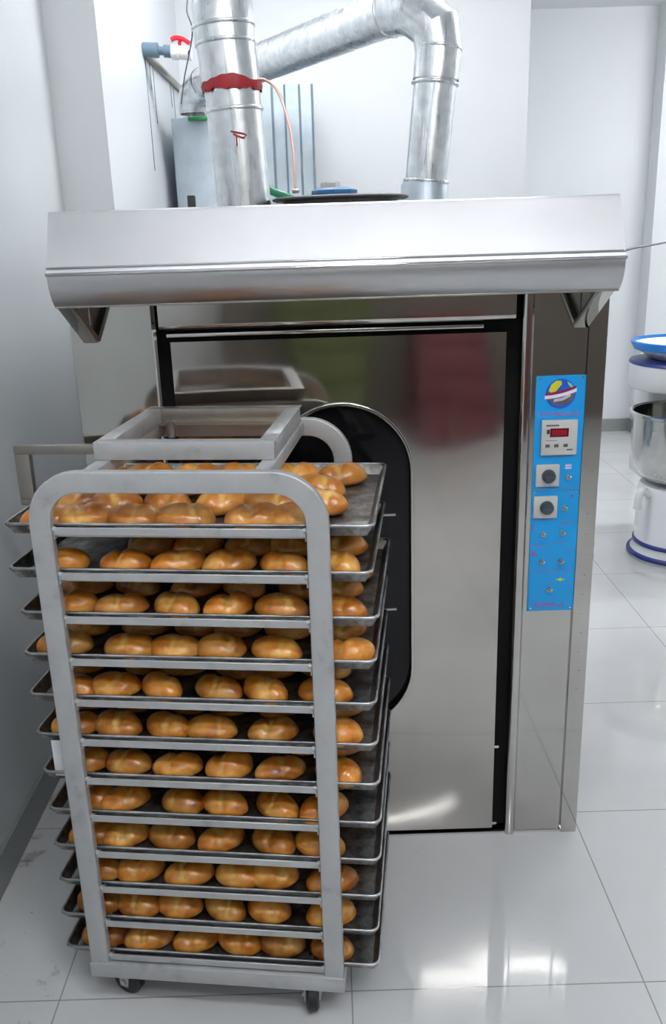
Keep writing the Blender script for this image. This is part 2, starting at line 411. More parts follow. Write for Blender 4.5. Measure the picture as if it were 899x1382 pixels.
# right pillar: rolled inner edge, flat face, groove, outer strip
poly = [(.434, YO + .034)] + [(.446 + .012 * math.cos(math.radians(a)), YO - .004 + .012 * math.sin(math.radians(a)) + .004) for a in (180, 205, 230, 255, 270)]
poly += [(.456, YO - .012), (.462, YO - .004), (.580, YO - .004), (.580, YO + .008), (.585, YO + .008), (.585, YO - .008), (.626, YO - .008), (.628, YO - .004), (.628, YO + .034)]
OP('right_pillar', prism_z(NB(), poly, .0, 1.47), M_steel, 'auto')
bm = NB()
for z in [0.12 + .052 * i for i in range(18)]:
    xx = .601 + .008 * rnd.random(); box(bm, xx, xx + .007, YO - .0086, YO - .0078, z, z + .0012)
OP('vent_slots', bm, M_brushed)
# lintel with curved lower lip
lp = [(YO + .01, 1.47), (YO - .02, 1.47), (YO - .02, 1.375)] + [(YO - .008 - .012 * math.cos(math.radians(a)), 1.370 - .010 * math.sin(math.radians(a))) for a in (0, 30, 60, 90)] + [(YO + .01, 1.360)]
OP('lintel', prism_x(NB(), lp, -.372, .418), M_steel_door, 'auto')
OP('lintel_strip', box(NB(), -.36, .35, YO - .004, YO + .011, 1.343, 1.352, .002), M_steel, 'auto')
# threshold
OP('threshold', box(NB(), -.385, .62, YO - .006, YO + .03, 0, .008, .002), M_chrome, 'auto')

# door with stadium opening
DX0, DX1, DZ0, DZ1 = -.352, .401, .018, 1.333
CX, RR, ZB, ZT = .0235, .1635, .508, 1.017
def stadium(r, n=24):
    p = [(CX + r * math.cos(math.radians(a)), ZT + r * math.sin(math.radians(a))) for a in [180.0 * i / n for i in range(n + 1)]]
    p += [(CX + r * math.cos(math.radians(a)), ZB + r * math.sin(math.radians(a))) for a in [180 + 180.0 * i / n for i in range(n + 1)]]
    return p
bm = NB(); yf, yb = YO - .004, YO + .011
ins = stadium(RR); N = len(ins)
vi = [bm.verts.new((x, yf, z)) for x, z in ins]
ou = []
for x, z in ins:   # radial projection to the rectangle
    cx, cz = CX, (DZ0 + DZ1) / 2
    dx, dz = x - cx, z - cz
    t = min(((DX1 - cx) / dx if dx > 1e-6 else (DX0 - cx) / dx if dx < -1e-6 else 1e9), ((DZ1 - cz) / dz if dz > 1e-6 else (DZ0 - cz) / dz if dz < -1e-6 else 1e9))
    ou.append([cx + dx * t, cz + dz * t])
for c in ((DX0, DZ0), (DX0, DZ1), (DX1, DZ0), (DX1, DZ1)):
    k = min(range(N), key=lambda i: (ou[i][0] - c[0]) ** 2 + (ou[i][1] - c[1]) ** 2); ou[k] = list(c)
vo = [bm.verts.new((x, yf, z)) for x, z in ou]
fr = []
for i in range(N):
    fr.append(bm.faces.new((vi[i], vi[(i + 1) % N], vo[(i + 1) % N], vo[i])))
r = bmesh.ops.extrude_face_region(bm, geom=fr)
for e in r['geom']:
    if isinstance(e, bmesh.types.BMVert): e.co.y = yb
door = OP('door', bm, M_steel_door, 'auto')
def DP(name, bm, m, smooth=False, label=None):
    return OP(name, bm, m, smooth, label, parent=door)
pts = [Vector((x, YO - .006, z)) for x, z in stadium(RR + .001)]
DP('window_rim', sweep(NB(), pts, rect(.0045, .006, .002), fixed=(0, 1, 0), closed=True), M_steel, 'auto')
# recess ring and glass behind the door skin
bm = NB(); a = stadium(RR); b = stadium(RR - .012)
A = [bm.verts.new((x, YO + .0105, z)) for x, z in a]; B = [bm.verts.new((x, YO + .0105, z)) for x, z in b]
for i in range(N): bm.faces.new((A[i], A[(i + 1) % N], B[(i + 1) % N], B[i]))
DP('window_seal', bm, M_black)
DP('window_glass', prism_y(NB(), stadium(RR - .004), YO + .0085, YO + .0115), M_glass)
for z in (.906, .66): DP('glass_clip', box(NB(), .10, .15, YO + .004, YO + .0083, z, z + .005), M_greybolt)
for z in (.265, .03): DP('hinge_bolt', box(NB(), .401, .412, YO - .006, YO + .004, z, z + .007), M_chrome)

# hood: folded sheet, closed by end plates underneath
HX0, HX1 = -.545, .588
def hood_profile(off=0):
    p = [(1.98, 1.612), (1.835, 1.612), (1.826, 1.609), (1.822, 1.602), (1.772, 1.502), (1.768, 1.496), (1.7665, 1.490)]
    p += [(1.7665 + .052 * (1 - math.cos(math.radians(t))), 1.490 - .066 * math.sin(math.radians(t))) for t in (15, 30, 45, 58, 70)]
    return p
hp = hood_profile()
inner = []
for i, (y, z) in enumerate(hp):
    a = hp[max(0, i - 1)]; b = hp[min(len(hp) - 1, i + 1)]
    tx, tz = b[0] - a[0], b[1] - a[1]; L = math.hypot(tx, tz); inner.append((y + -tz / L * .004 * 1, z + tx / L * .004))
# make sure inner is inside (below/behind)
hood = OP('hood', prism_x(NB(), hp + inner[::-1], HX0, HX1), M_steel_hood, 'auto')
DPh = lambda name, bm, m, s=False: OP(name, bm, m, s, parent=hood)
DPh('crease_bead', sweep(NB(), [(HX0 - .002, 1.7665, 1.493), (HX1 + .002, 1.7665, 1.493)], circ(.0035, 10)), M_chrome, True)
DPh('crease_bead', sweep(NB(), [(HX0 - .001, 1.7725, 1.505), (HX1 + .001, 1.7725, 1.505)], circ(.0022, 8)), M_chrome, True)
endp = [(1.975, 1.605), (1.83, 1.605), (1.772, 1.492), (1.782, 1.46), (1.81, 1.432), (1.975, 1.432)]
for x in (HX0 + .003, HX1 - .007):
    DPh('end_plate', prism_x(NB(), endp, x, x + .004), M_steel, 'auto')
for x in (HX0 + .018, HX1 - .022):
    bm = sweep(NB(), [(x, 1.800, 1.437), (x, 1.972, 1.345)], rect(.016, .008, .002)); 
    DPh('brace', bm, M_steel, 'auto')
    DPh('gusset', prism_x(NB(), [(1.815, 1.436), (1.970, 1.436), (1.970, 1.352)], x - .002, x + .002), M_brushed)
DPh('front_lip', box(NB(), HX0, HX1, 1.796, 1.812, 1.4265, 1.4305, .001), M_brushed, 'auto')

# control panel on the pillar
PZ0, PZ1 = .651, 1.232
PX0, PX1 = .4715, .5845
YP = YO - .004
cp = OP('control_panel', box(NB(), PX0, PX1, YP - .003, YP, PZ0, PZ1, .001, 1), M_panel, 'auto')
def PXf(fx): return PX0 + fx * (PX1 - PX0)
def PZf(fz): return PZ1 - (fz - .085 * fz * (1 - fz)) * (PZ1 - PZ0)
yp = YP - .003
def CPP(name, bm, m, s=False): return OP(name, bm, m, s, parent=cp)
def pbox(bm, fx0, fx1, fz0, fz1, d0, d1, bev=0):
    return box(bm, PXf(fx0), PXf(fx1), yp - d1, yp + d0, PZf(fz1), PZf(fz0), bev)
# round emblem
ex, ez, er = PXf(.5), PZf(.078), .0355
def disc(bm, cx, cz, r, y0, y1, n=40): return lathe(bm, [(.00001, y1), (r, y1), (r, y0), (.00001, y0)], n, (cx, 0, cz), 'y')
def chord(z_at, n=10):  # band polygon between two tilted curves clipped to the disc
    return None
def band(lo, hi, w=1.0, n=14):
    up, dn = [], []
    for i in range(n + 1):
        x = -w + 2 * w * i / n
        zc = .22 * x - .10 * (1 - x * x) * 1.0
        up.append((ex + x * er, ez + (zc + hi) * er)); dn.append((ex + x * er, ez + (zc + lo) * er))
    return up + dn[::-1]
CPP('emblem_disc', disc(NB(), ex, ez, er * .97, yp - .0006, yp), M_lblue)
CPP('emblem_patch', prism_y(NB(), [(ex + x * er, ez + z * er) for x, z in ((-.78, .22), (-.62, .62), (-.3, .86), (.0, .84), (.06, .62), (-.12, .40), (-.30, .18), (-.62, .06))], yp - .0011, yp), M_yel)
CPP('emblem_patch', prism_y(NB(), [(ex + x * er, ez + z * er) for x, z in ((.38, .80), (.62, .66), (.8, .42), (.62, .40), (.44, .6))], yp - .0011, yp), simple('emblem_pale_green', g(120, 190, 150), .5))
CPP('emblem_stripe', prism_y(NB(), band(.14, .30, .97), yp - .0012, yp), M_maroon)
CPP('emblem_stripe', prism_y(NB(), band(-.10, .12, 1.02), yp - .0013, yp), M_lwhite)
bm = NB(); prism_y(bm, [(ex + x * er, ez + z * er) for x, z in ((-.86, -.30), (-.3, -.26), (.3, -.10), (.92, .10), (.86, -.28), (.6, -.62), (.0, -.80), (-.5, -.66))], yp - .0009, yp)
CPP('emblem_patch', bm, M_lgrey)
CPP('emblem_stripe', prism_y(NB(), [(ex + x * er, ez + z * er) for x, z in ((-.44, -.52), (-.40, -.34), (.1, -.26), (.62, .0), (.66, -.18), (.15, -.44))], yp - .0015, yp), simple('emblem_lilac', g(190, 180, 205), .5))
# printed marks: short ticks that read as the small captions
def caption(fx0, fx1, fz, h, m, n, name='printed_caption'):
    bm = NB(); w = (fx1 - fx0) / n
    for i in range(n):
        if rnd.random() < .12: continue
        pbox(bm, fx0 + i * w, fx0 + (i + .72) * w, fz - h * rnd.uniform(.7, 1), fz + h * rnd.uniform(.7, 1), 0, .0004)
    return CPP(name, bm, m)
caption(.07, .90, .158, .0035, M_mag, 17); caption(.07, .90, .169, .0030, M_mag, 21)
# temperature controller
tcx = CPP('temperature_controller', pbox(NB(), .13, .865, .187, .335, 0, .010, .002), M_ctl, 'auto')
CPP('controller_display', pbox(NB(), .30, .68, .221, .257, 0, .0112), M_disp)
CPP('display_window', pbox(NB(), .34, .64, .228, .250, 0, .0116), simple('display_digits', g(140, 10, 30), .3))
bm = NB(); pbox(bm, .235, .29, .226, .244, 0, .0106); CPP('controller_lamp', bm, M_ink)
bm = NB(); 
for i in range(7): pbox(bm, .22 + i * .038, .22 + i * .038 + .028, .2055, .2125, 0, .0104)
CPP('controller_caption', bm, M_ink)
bm = NB()
for i in range(6): pbox(bm, .22 + i * .04, .22 + i * .04 + .025, .271, .2735, 0, .0104)
for i in range(4): pbox(bm, .66 + i * .03, .66 + i * .03 + .022, .310, .315, 0, .0104)
CPP('controller_caption', bm, M_ink)
for fx in (.26, .44, .63):
    CPP('controller_button', pbox(NB(), fx - .045, fx + .045, .288, .301, 0, .0115, .001), M_lgrey, 'auto')
caption(.15, .80, .345, .0020, M_mag, 15)
# timers
for f0, f1, z0, z1, kx, kz in ((.055, .545, .376, .469, .32, .424), (.035, .535, .510, .603, .31, .557)):
    CPP('timer', pbox(NB(), f0, f1, z0, z1, 0, .007, .002), M_ctl, 'auto')
    cx, cz = PXf(kx), PZf(kz)
    CPP('timer_knob', lathe(NB(), [(.00001, yp - .020), (.0125, yp - .020), (.0155, yp - .016), (.0165, yp - .007), (.00001, yp - .006)], 24, (cx, 0, cz), 'y'), M_knob, 'auto')
    CPP('knob_pointer', box(NB(), cx - .010, cx + .010, yp - .0225, yp - .020, cz - .0014, cz + .0014), M_lgrey)
# toggle switches
for fx, fz in ((.74, .434), (.69, .564), (.27, .673), (.68, .670), (.27, .790), (.68, .790), (.46, .909)):
    cx, cz = PXf(fx), PZf(fz)
    bm = NB(); lathe(bm, [(.00001, yp - .004), (.0065, yp - .004), (.0075, yp), (.00001, yp)], 6, (cx, 0, cz), 'y')
    lathe(bm, [(.00001, yp - .010), (.0042, yp - .010), (.0042, yp - .003), (.00001, yp - .003)], 14, (cx, 0, cz), 'y')
    CPP('toggle_switch', bm, M_greybolt, 'auto')
    CPP('toggle_lever', sweep(NB(), [(cx, yp - .008, cz), (cx, yp - .022, cz + .007)], circ(.0026, 10), scales=[.7, 1.3]), M_chrome, True)
bm = NB(); pbox(bm, .67, .80, .380, .388, 0, .0004); pbox(bm, .67, .80, .391, .399, 0, .0004); CPP('printed_mark', bm, M_pink)
caption(.08, .86, .482, .0013, M_mag, 20)
bm = NB(); prism_y(bm, [(PXf(.84) + x, PZf(.516) + z) for x, z in ((-.003, .005), (.003, .005), (.002, -.001), (.0, -.006), (-.003, .0))], yp - .0004, yp); CPP('printed_mark', bm, M_mag)
caption(.10, .45, .609, .0013, M_mag, 8); caption(.64, .88, .622, .002, M_mag, 7); caption(.64, .90, .634, .0015, M_mag, 8)
bm = NB(); prism_y(bm, [(PXf(.06) + x, PZf(.645) + z) for x, z in ((-.002, .007), (.003, .007), (.001, .0), (.001, -.007), (-.003, -.004), (-.001, .0))], yp - .0004, yp); CPP('printed_mark', bm, M_mag)
caption(.06, .42, .719, .0022, M_mag, 9); caption(.56, .80, .713, .0018, M_mag, 7)
bm = NB(); lathe(bm, [(.00001, yp - .0004), (.006, yp - .0004), (.006, yp), (.00001, yp)], 8, (PXf(.09), 0, PZf(.756)), 'y'); CPP('printed_mark', bm, M_mag)
caption(.05, .92, .829, .0015, M_mag, 24); caption(.7, .92, .745, .001, M_mag, 6)
bm = NB(); pbox(bm, .60, .66, .866, .871, 0, .0004); pbox(bm, .66, .72, .862, .875, 0, .0004); pbox(bm, .72, .78, .866, .871, 0, .0004); CPP('printed_mark', bm, M_yel)
caption(.15, .80, .968, .0035, M_mag, 14); caption(.15, .80, .979, .0030, M_mag, 16)
for fx, fz in ((.07, .014), (.93, .014), (.07, .492), (.93, .492), (.07, .988), (.93, .988)):
    CPP('screw', lathe(NB(), [(.00001, yp - .0022), (.0022, yp - .0020), (.0036, yp), (.00001, yp)], 14, (PXf(fx), 0, PZf(fz)), 'y'), M_chrome, 'auto')
# horizontal seam between the two overlay plates
CPP('plate_seam', pbox(NB(), 0, 1, .4895, .4905, 0, .0003), M_lgrey)

# things of the oven's top: round fan cover and motor
bm = lathe(NB(), [(.00001, 1.636), (.17, 1.636), (.178, 1.639), (.178, 1.643), (.17, 1.646), (.00001, 1.648)], 48, (.045, 2.42, 0))
OP('fan_cover', bm, M_darkmetal, 'auto')
OP('fan_spacer', lathe(NB(), [(.15, 1.599), (.15, 1.637)], 40, (.045, 2.42, 0), closed=False), M_darkmetal, 'auto')
fm = OP('fan_motor', lathe(NB(), [(.055, 1.646), (.06, 1.652), (.06, 1.662), (.045, 1.668), (.00001, 1.668)], 8, (.03, 2.42, 0)), M_bluem, 'auto')
OP('motor_nut', lathe(NB(), [(.026, 1.667), (.026, 1.680), (.022, 1.683), (.00001, 1.683)], 6, (.02, 2.42, 0)), M_greybolt, 'auto')
OP('top_bolt', box(NB(), -.336, -.318, 2.29, 2.31, 1.599, 1.655, .002), M_soot, 'auto')
OP('top_bolt', box(NB(), -.078, -.060, 2.34, 2.355, 1.655, 1.666, .002), M_greybolt, 'auto')

# ---------------------------------------------------------------- flues
def pipe(bm, pts, r, n=40, caps=False): return sweep(bm, pts, circ(r, n), caps=caps)
def ringaround(c, d, r, t=.004):
    d = Vector(d).normalized(); c = Vector(c)
    return sweep(NB(), [c - d * .005, c - d * .003, c + d * .003, c + d * .005], circ(r, 40), scales=[1.0, 1 + t / r, 1 + t / r, 1.0])
YL = 2.42; rl = .070
near = empty('flue_pipe', 'upright galvanised flue with red sealant around its joint, rising left of the fan cover', 'pipe', (-.215, YL, 1.60))
def world_part(root, name, bm, m, smooth=True, label=None):
    o = obj(name, bm, m, root, smooth, label); o.matrix_parent_inverse = Matrix.Translation(-Vector(root.location)); return o
b0 = Vector((-.205, YL, 1.60)); b1 = Vector((-.222, YL, 1.93)); b2 = Vector((-.233, YL, 2.04))
world_part(near, 'lower_section', pipe(NB(), [b0, b1], rl), M_galv)
world_part(near, 'upper_section', pipe(NB(), [b1 - Vector((0, 0, .015)), b2], rl + .003), M_galv)
el = []
for i in range(9):
    t = math.radians(i * 90 / 8); R2 = .12
    el.append(b2 + Vector((-.02 * (1 - math.cos(t)), R2 * (1 - math.cos(t)), R2 * math.sin(t) * 1.05)))
el.append(el[-1] + Vector((-.03, .30, .01))); 
ax_ = (b1 - b0).normalized()
# segmented elbow turning away from the viewer
bm = pipe(NB(), [b2 - ax_ * .03, b2, el[2], el[4], Vector((-.25, 3.02, 3.0))], rl + .005)
world_part(near, 'elbow', bm, M_galv, 'gore')
ax = (b1 - b0).normalized()
for c, rr in ((b0 + (b1 - b0) * .785, rl + .001), (b2 - ax * .028, rl + .003), (b2 + ax * .01, rl + .006)):
    world_part(near, 'seam_ring', ringaround(c, ax, rr), M_galv)
# red sealant: ragged band around the pipe
bm = NB(); n = 72; rows = []
c0 = b0 + (b1 - b0) * .945
for k in range(n):
    t = 2 * math.pi * k / n
    hi = .016 + .006 * math.sin(3 * t) + .005 * noise.noise(Vector((math.cos(t) * 3, math.sin(t) * 3, 1)))
    lo = -.010 + .012 * noise.noise(Vector((math.cos(t) * 5, math.sin(t) * 5, 7)))
    r = rl + .0048
    rows.append((bm.verts.new(c0 + Vector((math.cos(t) * r, math.sin(t) * r, lo))), bm.verts.new(c0 + Vector((math.cos(t) * r, math.sin(t) * r, hi))),
                 bm.verts.new(c0 + Vector((math.cos(t) * (r + .003), math.sin(t) * (r + .003), (lo + hi) / 2)))))
for k in range(n):
    a, b = rows[k], rows[(k + 1) % n]
    bm.faces.new((a[0], b[0], b[2], a[2])); bm.faces.new((a[2], b[2], b[1], a[1]))
world_part(near, 'red_sealant', bm, M_red)
# a short drip loop of sealant and the dirty lengthwise seam
cz = b0 + (b1 - b0) * .60
def onp(t, dz, e=.001): return cz + Vector((math.cos(t) * (rl + e), math.sin(t) * (rl + e), dz))
lp_ = [onp(math.radians(a), dz, .0015) for a, dz in ((-97, .006), (-85, .003), (-72, .0), (-66, -.003), (-72, -.010), (-85, -.005), (-92, .0))]
world_part(near, 'sealant_drip', sweep(sweep(NB(), lp_, circ(.0022, 8)), [onp(math.radians(-86), -.002), onp(math.radians(-86), -.028)], circ(.0018, 8)), M_red)
world_part(near, 'lengthwise_seam', sweep(NB(), [b0 + Vector((math.cos(math.radians(-97)) * rl, math.sin(math.radians(-97)) * rl, .0)), b0 + (b1 - b0) * .77 + Vector((math.cos(math.radians(-97)) * rl, math.sin(math.radians(-97)) * rl, 0))], rect(.003, .0015)), M_galvd, False)

far = empty('flue_pipe', 'galvanised flue that rises on the right, bends and slants back to the left wall', 'pipe', (.32, 2.85, 1.60))
YR = 2.85
f0 = Vector((.308, YR, 1.60)); f1 = Vector((.345, YR, 1.985)); f2 = Vector((.352, YR, 2.06)); rr = .066
world_part(far, 'collar', lathe(NB(), [(rr + .006, 1.598), (rr + .006, 1.69), (rr, 1.70)], 40, (.312, YR, 0)), M_galvd, 'auto', 'duller grey collar at the base')
world_part(far, 'upright_section', pipe(NB(), [f0, f1], rr - .002), M_galv)
e1 = f2 + Vector((-.01, .0, .06)); e2 = f2 + Vector((-.07, .03, .115)); e3 = f2 + Vector((-.13, .10, .125))
endp_ = Vector((-.475, 3.97, 2.16)); dirl = (endp_ - e3).normalized()
world_part(far, 'elbow', pipe(NB(), [f1 - Vector((0, 0, .005)), f2, e1, e2, e3], rr + .002), M_galv, 'gore')
world_part(far, 'slanting_section', pipe(NB(), [e3 - dirl * .01, endp_], rr), M_galv)
g1 = endp_ + Vector((-.045, .06, -.03)); g2 = endp_ + Vector((-.055, .09, -.08)); g3 = g2 + Vector((0, 0, -.02))
world_part(far, 'lower_elbow', pipe(NB(), [endp_ - dirl * .01, g1, g2, g3], rr + .003), M_galv, 'gore')
axf = (f1 - f0).normalized()
for c, d in ((f1 - axf * .015, axf), (f2 + axf * .005, axf), (e3, dirl), (f0 + axf * .10, axf)):
    world_part(far, 'seam_ring', ringaround(c, d, rr + .001), M_galv)
world_part(far, 'lengthwise_seam', sweep(NB(), [f0 + Vector((-.01, -rr, .13)), f1 + Vector((-.01, -rr, -.02))], rect(.003, .0015)), M_galvd, False)

# corrugated galvanised duct housing behind
duct = empty('duct_housing', 'corrugated galvanised duct housing standing behind the flues against the wall', 'duct', (-.33, 4.25, 0))
def corrug(xa, xb, y0, pitch):
    out = []; x = xa
    while x < xb - pitch * .5:
        out += [(x, y0), (x + pitch * .46, y0), (x + pitch * .54, y0 + .03), (x + pitch * .92, y0 + .03), (x + pitch, y0)]; x += pitch
    return out + [(out[-1][0], 4.72), (xa, 4.72)], out[-1][0]
pl, xe = corrug(-.40, -.03, 4.28, .123)
world_part(duct, 'corrugated_shell', prism_z(NB(), pl, 0, 2.20), M_galvd, False)
world_part(duct, 'side_box', box(NB(), -.655, -.402, 4.16, 4.72, 0, 2.060, .006), M_galvd, 'auto')
world_part(duct, 'top_cap', lathe(NB(), [(.085, 2.058), (.085, 2.070), (.07, 2.074)], 36, (-.53, 4.26, 0)), M_galvd, 'auto')
world_part(duct, 'green_tape', box(NB(), -.58, -.45, 4.154, 4.160, 2.048, 2.062), M_greent, False, 'green tape on the top edge')

# copper capillary and green hose
cpts = [(-.158, 2.40, 1.925), (-.135, 2.38, 1.922), (-.105, 2.37, 1.895), (-.082, 2.36, 1.83), (-.072, 2.355, 1.76), (-.070, 2.35, 1.70), (-.069, 2.348, 1.66)]
o = obj('copper_tube', sweep(NB(), smoothpts(cpts), circ(.0032, 10)), M_copper, None, True)
tag(o, 'thin copper tube curving from the red sealed flue down to the oven top', 'tube')
o = obj('green_hose', sweep(NB(), smoothpts([(-.25, 2.72, 1.77), (-.235, 2.70, 1.755), (-.195, 2.66, 1.715), (-.145, 2.62, 1.675), (-.07, 2.60, 1.645), (-.03, 2.66, 1.62), (-.03, 2.75, 1.612)]), circ(.011, 14)), M_green, None, True)
tag(o, 'dark green hose dipping behind the left flue onto the oven top', 'hose')

# water pipe and valve on the left wall
wp = empty('wall_water_pipe', 'grey water pipe along the left wall ending in a white tap with red lever', 'pipe', (-.68, 3.9, 2.27))
world_part(wp, 'pipe_run', sweep(NB(), [(-.688, 3.88, 2.262), (-.686, 4.82, 2.262)], circ(.014, 14)), M_brushed)
world_part(wp, 'elbow_fitting', sweep(NB(), [(-.700, 3.88, 2.278), (-.697, 3.88, 2.278), (-.640, 3.88, 2.275), (-.637, 3.88, 2.275)], circ(.028, 18), scales=[.85, 1, 1, .85]), M_bluegrey, 'auto')
world_part(wp, 'coupling', sweep(NB(), [(-.640, 3.88, 2.274), (-.618, 3.88, 2.272), (-.617, 3.88, 2.272), (-.588, 3.88, 2.269)], circ(.016, 16), scales=[1, 1, 1.45, 1.45]), M_bluegrey, 'auto')
world_part(wp, 'tap_body', sweep(NB(), [(-.590, 3.88, 2.268), (-.586, 3.88, 2.268), (-.560, 3.88, 2.266), (-.558, 3.88, 2.266), (-.508, 3.88, 2.259), (-.506, 3.88, 2.259)], circ(.027, 18), scales=[.8, 1.05, 1.05, .92, .92, .8]), M_plastic_white, 'auto')
world_part(wp, 'outlet_mark', sweep(NB(), [(-.518, 3.855, 2.260), (-.512, 3.8555, 2.259)], circ(.009, 10)), M_navy)
bm = sweep(NB(), smoothpts([(-.585, 3.875, 2.310), (-.565, 3.875, 2.317), (-.538, 3.875, 2.312), (-.512, 3.875, 2.296)]), rect(.010, .008, .003)); sweep(bm, [(-.555, 3.878, 2.28), (-.55, 3.878, 2.31)], circ(.007, 10))
world_part(wp, 'red_lever', bm, M_redp, 'auto')
for i, (y, L) in enumerate(((3.9, .42), (3.99, .10), (4.06, .22), (4.5, .10), (4.58, .16))):
    world_part(wp, 'drip_run', sweep(NB(), [(-.6992, y, 2.25), (-.6992, y + .01, 2.25 - L)], circ(.0018, 6)), M_bluegrey)

# wires
o = obj('flue_wire', sweep(NB(), smoothpts([(-.395, 3.05, 2.28), (-.40, 3.02, 2.22), (-.385, 3.0, 2.17), (-.40, 3.05, 2.13), (-.44, 3.15, 2.06), (-.48, 3.3, 2.0)]), circ(.0022, 6)), M_wire, None, True)
tag(o, 'thin grey wire hanging beside the left flue near the tap', 'wire')
o = obj('power_cable', sweep(NB(), smoothpts([(.631, 2.06, 1.485), (.75, 2.2, 1.499), (.98, 2.6, 1.503), (1.6, 3.4, 1.54), (2.6, 4.6, 1.62), (3.595, 5.6, 1.75)]), circ(.0028, 6)), M_wire, None, True)
tag(o, 'thin dark cable running off to the right from the oven hood', 'cable')

# ---------------------------------------------------------------- rack
RX, RY, RA = -.539, 1.466, -.118
rack = empty('bakery_rack', 'grey steel tray rack on castors with rounded arch frames, loaded with bread', 'rack', (RX, RY, 0), RA)
RW, RT = .535, 1.170
def RP(name, bm, m, smooth='auto', label=None, parent=None): return obj(name, bm, m, parent or rack, smooth, label)
def arch_pts(v):
    x0, x1, R = .020, RW - .020, .075; zt = RT - .0145
    p = [(x0, v, .108)] + [(x, v, z) for x, z in arc(x0 + R, zt - R, R, 180, 90, 10)] + [(x, v, z) for x, z in arc(x1 - R, zt - R, R, 90, 0, 10)] + [(x1, v, .108)]
    return p
VB = .445
for v, nm in ((.010, 'front_frame'), (VB + .010, 'back_frame')):
    bm = sweep(NB(), arch_pts(v), rect(.0195, .010, .003), fixed=(0, 1, 0))
    # taper of the tube height across the top bar
    RP(nm, bm, M_alu)
bm = sweep(NB(), [(.040, v_, .0) for v_ in (0, 1)], rect(.001, .001)); bm.free()
RZ = [1.065 - .0858 * i for i in range(12)]
for i, z in enumerate(RZ):
    for side in (0, 1):
        bm = NB()
        if side == 0:
            box(bm, .041, RW - .041, .0045, .0078, z - .0074, z + .0074, .001, 1)
            box(bm, .041, RW - .041, .022, .040, z - .0155, z - .0138); box(bm, .0405, .043, .006, .040, z - .0155, z); box(bm, RW - .043, RW - .0405, .006, .040, z - .0155, z)
            for x in (.043, RW - .043): bmesh.ops.create_uvsphere(bm, u_segments=8, v_segments=6, radius=.0055, matrix=Matrix.Translation((x, .008, z + .003)))
        else:
            box(bm, .041, RW - .041, VB + .008, VB + .0125, z - .0155, z + .0085, .001, 1)
            box(bm, .041, RW - .041, VB - .022, VB + .009, z - .0155, z - .0138)
        RP('tray_rail', bm, M_alu)
# base frame of folded channel with corner plates
bm = NB(); zb, zt = .074, .110
RP('base_rail', box(bm, -.002, RW + .002, -.004, .024, zb, zt, .003), M_alu); RP('base_rail', box(NB(), -.002, RW + .002, VB - .004, VB + .024, zb, zt, .003), M_alu)
for x0, x1 in ((-.001, .030), (RW - .030, RW + .001)):
    RP('base_rail', box(NB(), x0, x1, .024, VB - .004, zb, zt, .003), M_alu)
for cx, sx in ((0.026, 1), (RW - .026, -1)):
    for cy, sy in ((.024, 1), (VB - .004, -1)):
        pl = [(cx, cy), (cx + sx * .115, cy), (cx + sx * .085, cy + sy * .03), (cx + sx * .03, cy + sy * .10), (cx, cy + sy * .11)]
        RP('corner_plate', prism_z(NB(), pl, .101, .1055), M_alu, False)
        bm = NB(); lathe(bm, [(.008, .105), (.009, .111), (.006, .116), (.00001, .117)], 10, (cx + sx * .045, cy + sy * .03, 0)); RP('plate_bolt', bm, M_chrome)
# castors
for k, (x, v, ang) in enumerate(((.062, .040, 70), (RW - .072, .030, 12), (.06, VB - .03, 50), (RW - .06, VB - .03, 30))):
    a = math.radians(ang); ca = empty  # axle direction
    d = Vector((math.cos(a), math.sin(a), 0))
    bm = NB(); n = 28; w = .013; R = .036
    prof = [(.010, -w), (R - .006, -w), (R, -w + .005), (R, w - .005), (R - .006, w), (.010, w)]
    lathe(bm, prof, n, (0, 0, 0), 'x')
    mat = Matrix.Rotation(a, 4, 'Z'); mat.translation = Vector((x, v, R))
    bmesh.ops.transform(bm, matrix=mat, verts=bm.verts)
    c = RP('castor', bm, M_rub, 'auto', 'black rubber castor')
    bm = NB()
    for s in (-1, 1):
        prism_x(bm, [(-.016, .036), (.016, .036), (.010, -.012), (-.010, -.012)], s * (w + .003) - .0015, s * (w + .003) + .0015)
    box(bm, -w - .005, w + .005, -.020, .020, .034, .038)
    lathe(bm, [(.00001, -w - .008), (.006, -w - .008), (.006, w + .008), (.00001, w + .008)], 12, (0, 0, 0), 'x')
    bmesh.ops.transform(bm, matrix=mat, verts=bm.verts)
    RP('castor_fork', bm, M_greybolt, 'auto', parent=c)
# hanging frame on the top
for x in (.108, .418):
    RP('top_bar', box(NB(), x - .014, x + .014, .018, VB + .002, RT - .027, RT - .001, .002), M_alu)
z0, z1 = RT - .0005, RT + .033
fx0, fx1, fy0, fy1 = .092, .428, .105, .432
RP('hanger_rail', box(NB(), fx0, fx1, fy0, fy0 + .028, z0, z1, .0015), M_alu)
bm = NB(); box(bm, fx0, fx1, fy1 - .004, fy1, z0, z1, .001); box(bm, fx0, fx1, fy1 - .004, fy1 + .022, z1 - .003, z1, .001); box(bm, fx0 + .03, fx1 - .03, fy1 - .03, fy1 - .004, z0, z0 + .003)
RP('hanger_rail', bm, M_brushed)
for x in (fx0, fx1 - .030):
    RP('hanger_rail', box(NB(), x, x + .030, fy0 + .028, fy1 - .004, z0, z1, .0015), M_alu)
RP('hanger_pin', lathe(NB(), [(.00001, z0 - .02), (.009, z0 - .02), (.009, z0 + .012), (.012, z0 + .013), (.00001, z0 + .016)], 12, (.155, .385, 0)), M_greybolt)
